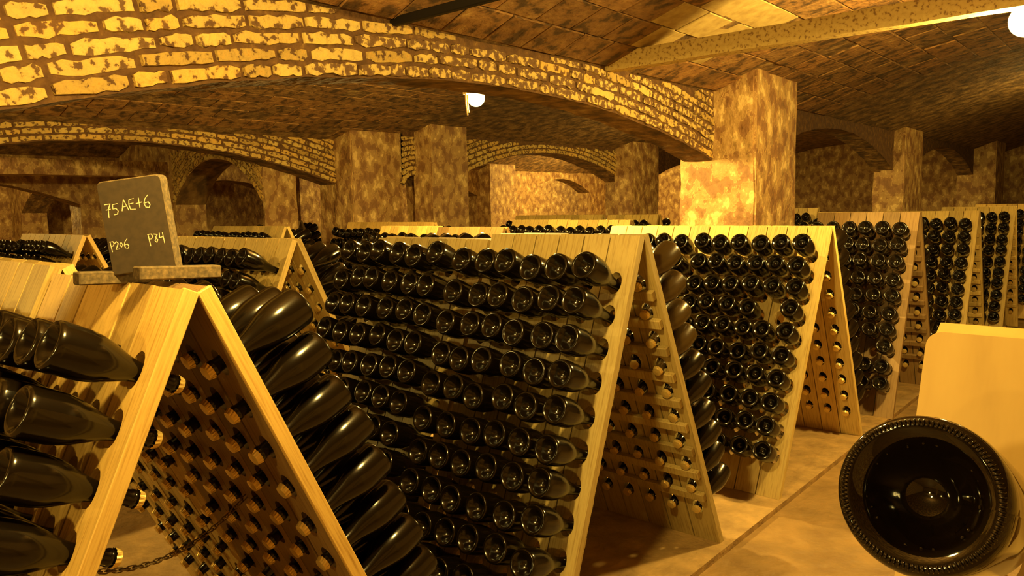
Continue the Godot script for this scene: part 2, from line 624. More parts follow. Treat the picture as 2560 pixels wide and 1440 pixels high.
func slab(called: String, label: String, category: String, lo: Vector3, hi: Vector3, m: Material, step := 0.5, amp := 0.0) -> MeshInstance3D:
	var st := begin()
	rough_box(st, Vector3(minf(lo.x, hi.x), minf(lo.y, hi.y), minf(lo.z, hi.z)), Vector3(maxf(lo.x, hi.x), maxf(lo.y, hi.y), maxf(lo.z, hi.z)), step, amp)
	return struct(called, finish(st), m, label, category)


func build_shell() -> void:
	slab("floor", "worn brown concrete floor of the cellar aisle", "floor", P(-12.4, -0.2, -2.8), P(19.2, -0.03, 18.4), M.floor, 0.5, 0.0)
	slab("trim_1", "paler raised concrete strip that the racks stand on", "plinth", P(-12.0, -0.1, 1.44), P(19.0, 0.0, 18.2), M.plinth, 0.5, 0.0)
	# walls that close the cellar
	slab("wall_side", "plain plastered cellar wall along the far side of the aisle", "wall", P(-12.4, -0.1, -2.8), P(19.2, 3.2, -2.4), M.plaster, 0.4, 0.02)
	slab("wall_near", "plain cellar wall behind the viewer", "wall", P(-12.4, -0.1, -2.8), P(-12.0, 3.2, 18.4), M.plaster, 0.4, 0.02)
	slab("wall_end", "mottled cellar wall closing the aisle at its far end", "wall", P(18.4, -0.1, -2.8), P(18.8, 3.2, 18.4), M.plaster, 0.3, 0.03)
	slab("wall_rear", "mottled plastered rear wall seen through the low arches", "wall", P(-12.4, -0.1, 17.6), P(19.2, 3.2, 18.0), M.plaster, 0.3, 0.03)
	# first arcade
	var w1 := arcade("wall_first_arcade", "first row of whitewashed brick arches with the big flat arch", -12.0, 18.4, [[-10.9, -6.4, 1.9, 2.2], [-5.6, -0.7, 1.85, 2.18], [0.08, 6.3, 1.67, 2.187], [6.42, 10.75, 1.9, 2.305], [11.6, 15.9, 1.95, 2.34]], 2.75, 3.0, 2.75)
	ring_bricks(w1, [0.08, 6.3, 1.67, 2.187], 2.75, 2.40, 0.062, 0.285, 300, false, 0.014, 2.1)
	pillar("tall whitewashed pillar at the end of the big brick arch", 5.6, 6.42, 2.4, 3.03, 2.75)
	pillar("second slim pillar of the first arcade, beyond the tall whitewashed one", 10.7, 11.65, 2.62, 2.9, 2.75)
	pillar("last dark pillar of the first arcade by the end wall", 15.9, 16.8, 2.4, 2.76, 2.75)
	pillar("pillar beside the viewer that carries the big brick arch", -0.7, 0.08, 2.45, 2.76, 2.75)
	# second arcade
	var w2 := arcade("wall_second_arcade", "second row of brick arches behind the globe lamp", -12.0, 6.45, [[-10.0, -5.0, 1.87, 2.26], [-4.2, 0.2, 1.87, 2.26], [0.85, 5.79, 1.87, 2.268]], 7.9, 8.25, 2.75)
	ring_bricks(w2, [0.85, 5.79, 1.87, 2.268], 7.9, 2.42, 0.064, 0.27, 260)
	pillar("wide mottled pillar of the second arcade", 5.78, 6.58, 7.55, 7.92, 2.75)
	var w3 := arcade("wall_second_arcade_far", "far half of the second arcade with a wide shallow arch", 6.56, 18.4, [[6.56, 6.92, 1.84, 1.975], [7.5, 11.74, 1.95, 2.37], [12.6, 16.8, 1.95, 2.37]], 7.5, 7.88, 2.75)
	ring_bricks(w3, [6.56, 6.92, 1.84, 1.975], 7.5, 2.47, 0.065, 0.2, 40)
	ring_bricks(w3, [7.5, 11.74, 1.95, 2.37], 7.5, 2.5, 0.07, 0.27, 150)
	pillar("slim pillar with bright flaked plaster next to the wide mottled pillar", 6.76, 7.44, 7.2, 7.52, 2.75)
	pillar("pillar at the far end of the shallow arch", 11.5, 12.4, 7.15, 7.52, 2.75)
	# third arcade, lower and plainer
	arcade("wall_third_arcade", "third row of dim plastered arches deep in the cellar", -12.0, 18.4, [[-4.0, -0.4, 1.7, 2.1], [0.4, 4.4, 1.7, 2.1], [5.3, 8.1, 1.64, 2.09], [9.2, 13.0, 1.8, 2.2], [14.9, 17.55, 1.88, 2.245]], 12.3, 12.7, 2.75, false, M.plaster)
	pillar("pale square pillar glimpsed beneath the shallow arch", 13.05, 13.98, 11.95, 12.32, 2.75)
	pillar("pale pillar seen through the double low arch", 7.95, 8.9, 11.95, 12.32, 2.75)
	pillar("pillar standing before the rear wall", 7.1, 8.4, 15.0, 15.5, 2.75)
	# arches running across the third bay
	var w4 := arcade("wall_cross_arcade", "brick cross arches in the dim third bay behind the chalkboard", 8.25, 17.6, [[8.3, 10.55, 1.66, 2.235], [10.95, 13.5, 1.55, 2.02], [14.0, 17.0, 1.6, 2.1]], 5.0, 5.45, 2.75, true, M.plaster)
	ring_bricks(w4, [8.3, 10.55, 1.66, 2.235], 5.0, 2.42, 0.075, 0.27, 90, true)
	ring_bricks(w4, [10.95, 13.5, 1.55, 2.02], 5.0, 2.2, 0.085, 0.28, 60, true)
	slab("trim_2", "straight plastered beam running into the pillar behind the chalkboard", "beam", P(-1.0, 2.06, 10.7), P(5.0, 2.26, 11.1), M.plaster, 0.3, 0.015)
	# vaults
	var c1 := vault("ceiling", "shallow tiled vault over the aisle and the first racks", -12.1, 18.5, -2.42, 2.77, 2.40, 0.5)
	vault_tiles(c1, 1.3, 8.0, 0.55, 2.68, -2.42, 2.77, 2.40, 0.5, 0.30, 0.235, 300)
	var c2 := vault("ceiling_second_bay", "shallow vault over the second bay around the globe lamp", -12.1, 18.5, 2.98, 7.92, 2.40, 0.42)
	vault_tiles(c2, 1.6, 6.5, 4.6, 7.8, 2.98, 7.92, 2.40, 0.42, 0.30, 0.235, 230)
	vault("ceiling_third_bay", "dark smooth vault over the third bay", -12.1, 18.5, 8.22, 12.32, 2.40, 0.4)
	vault("ceiling_last_bay", "dark vault over the last bay before the rear wall", -12.1, 18.5, 12.68, 17.7, 2.40, 0.45)
	# tie beam and iron tie rod under the first vault
	slab("trim_3", "long cream plastered tie beam crossing under the first vault", "beam", P(4.1, 2.385, -2.42), P(4.19, 2.49, 2.8), M.beam, 0.15, 0.006)
	var st := begin()
	cbox(st, Transform3D(Basis(), P(2.37, 2.4, 0.2)), Vector3(0.03, 0.04, 5.2), 0.004)
	struct("trim_4", finish(st), M.iron, "thin dark iron tie rod crossing under the first vault", "tie rod")


# ------------------------------------------------------------------ riddling racks
func plank_mesh(t0: float, thick: float, width: float, hole_x: float, round_ := 0.0) -> ArrayMesh:
	# x across (0..width), y up the slope (-L..0), z outward (0..thick); ten tapered oval holes
	var st := begin()
	var L := SLOPE_L
	var gap := 0.003
	var x0 := gap
	var x1 := width - gap
	var rx := 0.0285
	var ry := 0.043
	var edges := [0.0]
	var ys := []
	for i in ROWS:
		var t := (t0 + HOLE_DT * i) * L
		ys.append(-t)
		edges.append(-(t - HOLE_DT * L * 0.5))
	edges.append(-(t0 + HOLE_DT * (ROWS - 0.5)) * L)
	edges.append(-L)
	for z in [thick, 0.0]:
		var f: bool = z > 0
		for e in [[edges[0], edges[1]], [edges[ROWS + 1], edges[ROWS + 2]]]:
			var a := Vector3(x0, e[0], z)
			var b := Vector3(x1, e[0], z)
			var c := Vector3(x1, e[1], z)
			var d := Vector3(x0, e[1], z)
			if round_ > 0 and e[0] == 0.0:
				a.x += round_
				d.x += round_
				var fan := [d, Vector3(x0, d.y, z)]
				for k in 7:
					var an := PI - PI / 2 * k / 6.0
					fan.append(Vector3(x0 + round_ + cos(an) * round_, -round_ + sin(an) * round_, z))
				for k in range(1, fan.size() - 1):
					if f:
						tri(st, fan[0], fan[k], fan[k + 1])
					else:
						tri(st, fan[0], fan[k + 1], fan[k])
			if f:
				quad(st, a, b, c, d)
			else:
				quad(st, d, c, b, a)
	for i in ROWS:
		var top: float = edges[i + 1]
		var bot: float = edges[i + 2]
		var rim := []
		for k in 5:
			rim.append(Vector2(lerpf(x0, x1, k / 5.0), top))
		for k in 5:
			rim.append(Vector2(x1, lerpf(top, bot, k / 5.0)))
		for k in 5:
			rim.append(Vector2(lerpf(x1, x0, k / 5.0), bot))
		for k in 5:
			rim.append(Vector2(x0, lerpf(bot, top, k / 5.0)))
		var n := rim.size()
		var c2 := Vector2(hole_x, ys[i])
		var hole := []
		var inner := []
		for r in rim:
			var d: Vector2 = (r - c2) / Vector2(rx, ry)
			var q := d.normalized()
			hole.append(c2 + q * Vector2(rx, ry))
			inner.append(c2 + q * Vector2(rx, ry) * 0.86 + Vector2(0, -0.004))
		for k in n:
			var j := (k + 1) % n
			quad(st, v3(rim[k], thick), v3(rim[j], thick), v3(hole[j], thick), v3(hole[k], thick))
			quad(st, v3(hole[k], thick), v3(hole[j], thick), v3(inner[j], 0), v3(inner[k], 0), 3)
			quad(st, v3(inner[k], 0), v3(inner[j], 0), v3(rim[j], 0), v3(rim[k], 0))
	# edges
	quad(st, Vector3(x0 + round_, 0, 0), Vector3(x1, 0, 0), Vector3(x1, 0, thick), Vector3(x0 + round_, 0, thick))
	if round_ > 0:
		for k in 6:
			var p := []
			for q in [k, k + 1]:
				var an: float = PI - PI / 2 * q / 6.0
				p.append(Vector2(x0 + round_ + cos(an) * round_, -round_ + sin(an) * round_))
			quad(st, v3(p[0], 0), v3(p[1], 0), v3(p[1], thick), v3(p[0], thick), 4)
	quad(st, Vector3(x0, -L, thick), Vector3(x1, -L, thick), Vector3(x1, -L, 0), Vector3(x0, -L, 0))
	quad(st, Vector3(x0, -round_, 0), Vector3(x0, -round_, thick), Vector3(x0, -L, thick), Vector3(x0, -L, 0))
	quad(st, Vector3(x1, 0, thick), Vector3(x1, 0, 0), Vector3(x1, -L, 0), Vector3(x1, -L, thick))
	return finish(st)


func v3(p: Vector2, z: float) -> Vector3:
	return Vector3(p.x, p.y, z)


# frame of a board: origin at its top inner edge, x across, y up the slope, z outward
func board_frame(r: Dictionary, back: bool) -> Transform3D:
	var H: float = r.H
	var b: float = r.bb if back else r.bf
	var L := sqrt(H * H + b * b)
	var y := Vector3((-b if back else b) / L, H / L, 0)
	var z := Vector3((H if back else -H) / L, b / L, 0)
	var x := Vector3(0, 0, -1) if back else Vector3(0, 0, 1)
	var o := P(r.a, H, r.v) if back else P(r.a, H, r.v + RACK_W)
	return Transform3D(Basis(x, y * (L / SLOPE_L), z), o - z * 0.006)


func build_racks() -> void:
	var edge_w := MARGIN + PITCH * 0.5
	plank_meshes[["first", -1.0]] = plank_mesh(HOLE_T0, 0.032, edge_w, MARGIN, 0.014)
	for t0 in [HOLE_T0, 0.092]:
		plank_meshes[["first", t0]] = plank_mesh(t0, 0.032, edge_w, MARGIN)
		plank_meshes[["mid", t0]] = plank_mesh(t0, 0.032, PITCH, PITCH * 0.5)
		plank_meshes[["last", t0]] = plank_mesh(t0, 0.032, edge_w, edge_w - MARGIN)
	# a, v, H, bf, bb, wood, battens, short name, label, near
	for r in [
		[0.775, 1.567, 1.393, 0.645, 0.655, "honey", false, "the chalkboard rack", "honey coloured wooden riddling rack carrying the chalkboard sign", true],
		[0.775, 2.335, 1.415, 0.645, 0.655, "pale", false, "rack behind the chalkboard", "pale riddling rack standing behind the chalkboard rack in its row", true],
		[2.459, 1.475, 1.437, 0.545, 0.666, "grey", true, "the big middle rack", "weathered riddling rack facing the viewer in the middle of the row", true],
		[2.459, 2.240, 1.412, 0.56, 0.666, "grey", true, "the middle rack's neighbour", "weathered riddling rack adjoining the big middle rack", true],
		[4.508, 1.464, 1.402, 0.70, 0.666, "pale", false, "the second aisle rack", "pale riddling rack second along the aisle, necks poking through inside", true],
		[4.508, 2.213, 1.402, 0.66, 0.666, "pale", false, "second aisle rack's neighbour", "pale riddling rack beneath the tall whitewashed pillar", true],
		[6.298, 1.413, 1.452, 0.562, 0.62, "brown", true, "the brown aisle rack", "darker brown riddling rack third along the aisle, ribbed inside", true],
		[8.347, 1.369, 1.425, 0.562, 0.6, "pale", true, "the fourth aisle rack", "pale riddling rack fourth along the aisle", true],
		[8.347, 2.118, 1.425, 0.562, 0.6, "pale", false, "fourth rack's neighbour", "pale riddling rack adjoining the fourth aisle rack", true],
		[10.216, 1.326, 1.44, 0.562, 0.6, "pale", true, "the fifth aisle rack", "pale riddling rack fifth along the aisle", true],
		[10.216, 3.51, 1.45, 0.562, 0.6, "pale", false, "a", "pale riddling rack just past the tall pillar, partly hidden", false],
		[10.216, 4.26, 1.45, 0.562, 0.6, "pale", false, "a", "riddling rack hidden behind the tall whitewashed pillar", false],
		[12.1, 1.30, 1.45, 0.562, 0.6, "honey", false, "a", "honey coloured riddling rack sixth along the aisle", false],
		[2.459, 3.74, 1.392, 0.60, 0.62, "pale", false, "rack past the chalkboard", "pale ridge of planks on the riddling rack just past the chalkboard", true],
		[2.459, 4.489, 1.392, 0.60, 0.62, "pale", false, "rack hidden by chalkboard", "riddling rack partly hidden by the chalkboard sign", true],
		[2.459, 6.79, 1.385, 0.60, 0.62, "honey", false, "a", "honey coloured riddling rack left of the chalkboard with its dark open end", false],
		[2.459, 7.54, 1.385, 0.60, 0.62, "honey", false, "a", "riddling rack under the second brick arch, full of small bottles", false],
		[4.508, 3.96, 1.39, 0.60, 0.62, "brown", false, "a", "brown topped riddling rack behind the big middle rack", false],
		[4.508, 4.71, 1.395, 0.60, 0.62, "pale", false, "a", "pale topped riddling rack behind the middle rack's neighbour", false],
		[4.508, 7.03, 1.39, 0.60, 0.62, "pale", false, "a", "pale riddling rack in front of the dark low arch", false],
		[4.508, 7.78, 1.39, 0.60, 0.45, "pale", false, "a", "pale riddling rack half behind the chalkboard's edge", false],
		[6.298, 3.92, 1.40, 0.58, 0.6, "pale", false, "a", "pale riddling rack beside the foot of the tall pillar", false],
		[6.298, 4.67, 1.405, 0.58, 0.6, "pale", false, "a", "pale riddling rack with a ridge under the globe lamp", false],
		[5.7, 6.04, 1.40, 0.5, 0.58, "honey", false, "a", "honey riddling rack before the slim flaked pillar", false],
		[5.7, 6.79, 1.40, 0.5, 0.58, "honey", false, "a", "honey riddling rack before the wide mottled pillar", false],
		[6.298, 9.47, 1.41, 0.56, 0.6, "brown", false, "a", "dark riddling rack standing in the shade under the low arches", false],
		[8.347, 4.80, 1.415, 0.56, 0.6, "pale", false, "a", "distant riddling rack close behind the tall pillar's far side", false],
		[8.347, 5.63, 1.42, 0.56, 0.6, "pale", false, "a", "distant riddling rack under the shallow arch", false],
		[8.347, 6.38, 1.42, 0.56, 0.6, "pale", false, "a", "distant riddling rack in front of the pale square pillar", false],
		[0.86, -0.565, 1.421, 0.60, 0.655, "plain", false, "the rack across the aisle", "honey coloured rack board across the aisle behind the large bottle base", true],
	]:
		var d := {"a": r[0], "v": r[1], "H": r[2], "bf": r[3], "bb": r[4], "wood": r[5], "battens": r[6], "short": r[7], "near": r[9]}
		d.out = 0.035 if r[0] > 2.0 and r[0] < 3.0 else 0.015
		if r[0] < 1.0:
			d.out = 0.0
		d.out_back = 0.035
		d.t0 = 0.092 if d.short == "the middle rack's neighbour" else HOLE_T0
		racks.append(d)
		make_rack(d, r[8])


func make_rack(d: Dictionary, label: String) -> void:
	var base := P(d.a, 0, d.v)
	var t := thing("riddling_rack", label, "wine rack", base, "A-shaped wooden riddling racks")
	var w: Array = woods[d.wood]
	for back in [false, true]:
		var fr := board_frame(d, back)
		fr.origin -= base
		var x := 0.0
		for c in COLS:
			var key := "first" if c == 0 else "last" if c == COLS - 1 else "mid"
			var xf := fr * Transform3D(Basis(), Vector3(x, -0.012 + rng.randf_range(-0.0015, 0.0015), rng.randf_range(-0.0012, 0.0012)))
			var mk := [key, -1.0 if d.v < 0 and c == 0 and not back else d.t0]
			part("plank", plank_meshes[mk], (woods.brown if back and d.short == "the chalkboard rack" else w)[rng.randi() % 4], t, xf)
			x += PITCH if key == "mid" else MARGIN + PITCH * 0.5
		if d.short == "the chalkboard rack":
			var se := begin()
			cbox(se, Transform3D(), Vector3(0.012, SLOPE_L - 0.02, 0.036), 0.002)
			part("edge_strip", finish(se), woods.honey[1], t, fr * Transform3D(Basis(), Vector3(-0.006 if back else RACK_W + 0.006, -SLOPE_L * 0.5, 0.016)))
		if d.battens:
			for i in ROWS - 1:
				var tt: float = (d.t0 + HOLE_DT * (i + 0.5)) * SLOPE_L
				var st := begin()
				cbox(st, Transform3D(), Vector3(RACK_W - 0.03, 0.04, 0.024), 0.003)
				part("batten", finish(st), w[(i + 1) % 4], t, fr * Transform3D(Basis(), Vector3(RACK_W * 0.5, -tt, -0.012)))
	d.node = t
	if d.short == "the chalkboard rack":
		# chain that keeps the two boards from sliding apart
		var ch := Node3D.new()
		ch.name = "chain"
		t.add_child(ch, true)
		var b := board_frame(d, true) * Vector3(0.38, -0.71, 0.0) - base
		var f := board_frame(d, false) * Vector3(RACK_W - 0.3, -0.66, 0.0) - base
		var ring := []
		for k in 12:
			var an := TAU * k / 12.0
			ring.append(Vector3(cos(an) * 0.0105 + signf(cos(an)) * 0.004, sin(an) * 0.0062, 0))
		var st := begin()
		tube(st, ring, 0.0018, 5, true)
		var link := finish(st)
		var n := 34
		for i in n:
			var s := (i + 0.5) / n
			var p := b.lerp(f, s) + Vector3.DOWN * 0.1 * 4.0 * s * (1.0 - s)
			var q := b.lerp(f, s + 0.01) + Vector3.DOWN * 0.1 * 4.0 * (s + 0.01) * (0.99 - s)
			var dir := (q - p).normalized()
			var side := dir.cross(Vector3.UP).normalized()
			var bs := Basis(dir, side.cross(dir), side)
			if i % 2:
				bs = bs * Basis(Vector3.RIGHT, PI / 2)
			part("link", link, M.chain, ch, Transform3D(bs, p))


# ------------------------------------------------------------------ bottles
func bottle_profile(fine: bool) -> Array:
	if fine:
		return [Vector2(0, 0.04), Vector2(0.006, 0.0395), Vector2(0.013, 0.037), Vector2(0.02, 0.031), Vector2(0.027, 0.021), Vector2(0.033, 0.011), Vector2(0.038, 0.0045), Vector2(0.042, 0.0012), Vector2(0.0455, 0.0), Vector2(0.0488, 0.0014), Vector2(0.0512, 0.0052), Vector2(0.0524, 0.011), Vector2(0.053, 0.02),
			Vector2(0.053, 0.04), Vector2(0.053, 0.062), Vector2(0.0521, 0.076), Vector2(0.0499, 0.091), Vector2(0.0463, 0.106), Vector2(0.0416, 0.121), Vector2(0.0362, 0.136), Vector2(0.0308, 0.151), Vector2(0.026, 0.166), Vector2(0.0224, 0.182), Vector2(0.02, 0.2), Vector2(0.0183, 0.222), Vector2(0.0174, 0.258),
			Vector2(0.0192, 0.261), Vector2(0.0196, 0.267), Vector2(0.0172, 0.271), Vector2(0.017, 0.284), Vector2(0, 0.284)]
	return [Vector2(0, 0.038), Vector2(0.02, 0.031), Vector2(0.034, 0.01), Vector2(0.042, 0.001), Vector2(0.0465, 0.0), Vector2(0.0515, 0.0055), Vector2(0.053, 0.018), Vector2(0.053, 0.062), Vector2(0.0499, 0.091), Vector2(0.0416, 0.121), Vector2(0.0308, 0.151), Vector2(0.0224, 0.182), Vector2(0.0188, 0.212), Vector2(0.017, 0.284), Vector2(0, 0.284)]


func cap_mesh(st: SurfaceTool, seg: int) -> void:
	# crown cap with a crimped skirt
	var n := seg
	var r0 := []
	var r1 := []
	for k in n:
		var an := TAU * k / n
		var w := 1.0 + (0.07 if k % 2 else -0.03)
		r0.append(Vector3(cos(an) * 0.0205 * w, 0.2735, sin(an) * 0.0205 * w))
		r1.append(Vector3(cos(an) * 0.0178, 0.2875, sin(an) * 0.0178))
	var top := Vector3(0, 0.2892, 0)
	for k in n:
		var j := (k + 1) % n
		quad(st, r0[k], r1[k], r1[j], r0[j])
		tri(st, r1[k], top, r1[j])


func ordinal(n: int) -> String:
	return ["first", "second", "third", "fourth", "fifth", "sixth", "seventh", "eighth", "ninth", "tenth"][n]


func bottle_xf(r: Dictionary, back: bool, row: int, col: int) -> Transform3D:
	# col counts from the aisle end of the rack
	var fr := board_frame(r, back)
	var sc: float = fr.basis.y.length()
	var s := MARGIN + PITCH * col
	var x := s if back else RACK_W - s
	var local := Vector3(x, -(r.t0 + HOLE_DT * row) * SLOPE_L - 0.018, 0.006)
	var hole := fr * local
	var n := fr.basis.z.normalized()
	var y := fr.basis.y / sc
	var x_ := fr.basis.x
	var tilt: float = rng.randf_range(-0.06, 0.03)
	var pan := rng.randf_range(-0.025, 0.025)
	var axis := (-n + y * tilt + x_ * pan).normalized()
	var bx := axis.cross(y).normalized()
	var bz := bx.cross(axis)
	var b := Basis(bx, axis, bz)
	b = b * Basis(Vector3.UP, rng.randf() * TAU)
	return Transform3D(b, hole - axis * (SEAT + (r.out_back if back else r.out) + rng.randf_range(-0.014, 0.008)))


func build_bottles() -> void:
	var st := begin()
	lathe(st, bottle_profile(true), 28)
	var body := finish(st)
	st = begin()
	cap_mesh(st, 28)
	var cap := finish(st)
	st = begin()
	lathe(st, bottle_profile(false), 14)
	var low := finish(st)
	st = begin()
	cap_mesh(st, 12)
	st.generate_normals()
	var arr := st.commit_to_arrays()
	low.add_surface_from_arrays(Mesh.PRIMITIVE_TRIANGLES, arr)
	low.surface_set_material(0, M.glass)
	low.surface_set_material(1, M.cap)

	var all := []
	for ri in racks.size():
		var r: Dictionary = racks[ri]
		if r.v < 0:
			continue
		for back in [false, true]:
			for row in ROWS:
				for col in COLS:
					var xf := bottle_xf(r, back, row, col)
					if rng.randf() < 0.012:
						continue
					all.append({"r": ri, "back": back, "row": row, "col": col, "xf": xf})
	# the three hundred that show largest are things of their own
	rank(all)
	var proto: Node3D = null
	var rest := []
	var n := 0
	for b in all:
		if b.score <= 0 or n >= 299:
			rest.append(b.xf)
			continue
		var o: Node3D
		if proto == null:
			proto = Node3D.new()
			proto.name = numbered("wine_bottle")
			add_child(proto, true)
			part("glass_body", body, M.glass, proto)
			part("crown_cap", cap, M.cap, proto)
			o = proto
		else:
			o = proto.duplicate()
			o.get_child(0).material_override = M.glass
			o.name = numbered("wine_bottle")
			add_child(o, true)
		o.transform = b.xf
		var r: Dictionary = racks[b.r]
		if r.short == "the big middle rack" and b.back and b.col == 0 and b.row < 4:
			o.get_child(0).material_override = M.glass_lit
		tag(o, "bottle %s from aisle end, %s row down, %s of %s" % [ordinal(b.col), ordinal(b.row), "back" if b.back else "front", r.short], "bottle", "dark wine bottles resting neck down in the riddling racks")
		n += 1
	var mm := MultiMesh.new()
	mm.transform_format = MultiMesh.TRANSFORM_3D
	mm.mesh = low
	mm.instance_count = rest.size()
	for i in rest.size():
		mm.set_instance_transform(i, rest[i])
	var mi := MultiMeshInstance3D.new()
	mi.name = "distant_wine_bottles"
	mi.multimesh = mm
	add_child(mi)
	tag(mi, "mass of small dark bottles filling the distant riddling racks", "bottles", "", "stuff")
	big_bottle()


func big_bottle() -> void:
	# the bottle whose base is turned to the viewer
	var r: Dictionary = racks[racks.size() - 1]
	var fr := board_frame(r, false)
	var axis := -fr.basis.z.normalized()
	axis = (axis + Vector3(0, 0, 0.02)).normalized()
	var centre := Vector3(0, 1.5515, 0) + cam.basis * (Vector3((2296.0 - 1280.0) / 1897.73, -(1234.0 - 720.0) / 1897.73, -1.0) * 0.49)
	var bx := axis.cross(Vector3.UP).normalized()
	var b := Basis(bx, axis, bx.cross(axis))
	var t := thing("wine_bottle", "large dark bottle base with beaded rim, turned straight to the viewer", "bottle", Vector3.ZERO, "")
	t.transform = Transform3D(b, centre)
	var st := begin()
	var prof := bottle_profile(true)
	for i in prof.size():
		if prof[i].y > 0.07:
			prof[i].y += 0.04
	lathe(st, prof, 96)
	part("glass_body", finish(st), M.glass_clean, t)
	st = begin()
	cap_mesh(st, 28)
	part("crown_cap", finish(st), M.cap, t, Transform3D(Basis(), Vector3(0, 0.04, 0)))
	# beaded bearing ring and moulded marks
	st = begin()
	var n := 104
	for k in n:
		var an := TAU * k / n
		bead(st, Vector3(cos(an) * 0.0462, 0.0002, sin(an) * 0.0462), Vector3(cos(an), 0, sin(an)), Vector3(0.0026, 0.0017, 0.00105))
	part("beaded_ring", finish(st), M.glass_clean, t)
	st = begin()
	for k in 26:
		if k % 13 in [4, 5, 9, 12]:
			continue
		var an := TAU * k / 26.0 + rng.randf_range(-0.05, 0.05)
		var rad := 0.0335 + rng.randf_range(-0.0012, 0.0012)
		bead(st, Vector3(cos(an) * rad, 0.0103, sin(an) * rad), Vector3(cos(an), 0.6, sin(an)).normalized(), Vector3(rng.randf_range(0.001, 0.0022), 0.0008, rng.randf_range(0.0008, 0.0018)))
	part("moulded_marks", finish(st), M.glass_clean, t)


func bead(st: SurfaceTool, at: Vector3, out: Vector3, size: Vector3) -> void:
	var x := out
	var z := x.cross(Vector3.UP).normalized()
	var y := z.cross(x)
	var xf := Transform3D(Basis(x * size.x, y * size.y, z * size.z), at)
	var prof := [Vector2(0, -1), Vector2(0.7, -0.7), Vector2(1, 0), Vector2(0.7, 0.7), Vector2(0, 1)]
	lathe(st, prof, 8, xf, 0)


func on_screen(p: Vector3) -> bool:
	var q: Vector3 = cam.transform.affine_inverse() * p
	if q.z > -0.1:
		return false
	var x := 1280.0 + 1897.73 * q.x / -q.z
	var y := 720.0 - 1897.73 * q.y / -q.z
	return x > 0 and x < 2560 and y > 0 and y < 1440


func rank(all: Array) -> void:
	var eye := cam.position
	var boards := []
	for i in racks.size():
		if not racks[i].near:
			continue
		for back in [false, true]:
			boards.append(board_frame(racks[i], back).affine_inverse())
	var spots := {}
	for b in all:
		spots[[b.r, b.back, b.row, b.col]] = b.xf
	for b in all:
		b.score = 0.0
		if not racks[b.r].near:
			continue
		var xf: Transform3D = b.xf
		var up := Vector3.UP * 0.04
		var seen := 0
		for s in [xf * Vector3(0, -0.002, 0), xf * Vector3(0, 0.01, 0) + up, xf * Vector3(0, 0.06, 0) + up * 1.25, xf * Vector3(0, 0.05, 0) + Vector3(0, 0, 0.05), xf * Vector3(0, 0.291, 0)]:
			if not on_screen(s):
				continue
			var free := true
			for inv in boards:
				var e: Vector3 = inv * eye
				var q: Vector3 = inv * s
				if true:
					var de: float = e.z - 0.03
					var dq: float = q.z - 0.03
					if de * dq < 0:
						var k: float = de / (de - dq)
						var h := e.lerp(q, k)
						if h.x > 0 and h.x < RACK_W and h.y < 0 and h.y > -SLOPE_L and (s - eye).length() * (1.0 - k) > 0.015:
							free = false
							break
				if not free:
					break
			if not free:
				continue
			var ray: Vector3 = s - eye
			var len_ := ray.length()
			ray /= len_
			for dr in [-1, 0, 1]:
				for dc in [-2, -1, 0, 1, 2]:
					if dr == 0 and dc == 0:
						continue
					var o = spots.get([b.r, b.back, b.row + dr, b.col + dc])
					if o == null:
						continue
					for yy in [0.045, 0.1]:
						var c: Vector3 = o * Vector3(0, yy, 0)
						var tt := (c - eye).dot(ray)
						if tt < len_ - 0.02 and (eye + ray * tt - c).length() < 0.049:
							free = false
			if free:
				seen += 1
		if seen > 0:
			b.score = (0.4 + 0.6 * minf(seen, 2)) / (xf.origin - eye).length()
	all.sort_custom(func(p, q): return p.score > q.score)


# ------------------------------------------------------------------ chalkboard sign on the ridge
func stroke(st: SurfaceTool, pts: Array, o: Vector2, s: float) -> void:
	for i in pts.size() - 1:
		var p: Vector2 = pts[i] * s + o
		var q: Vector2 = pts[i + 1] * s + o
		var d := (q - p).normalized()
		var nn := Vector2(-d.y, d.x)
		var w := 0.0008 * rng.randf_range(0.75, 1.25)
		var a := p - d * 0.0005 + nn * w
		var b := q + d * 0.0005 + nn * w
		var c := q + d * 0.0005 - nn * w
		var e := p - d * 0.0005 - nn * w
		var zt := 0.0006
		quad(st, v3(a, zt), v3(b, zt), v3(c, zt), v3(e, zt))
		quad(st, v3(a, -0.0005), v3(b, -0.0005), v3(b, zt), v3(a, zt))
		quad(st, v3(e, zt), v3(c, zt), v3(c, -0.0005), v3(e, -0.0005))


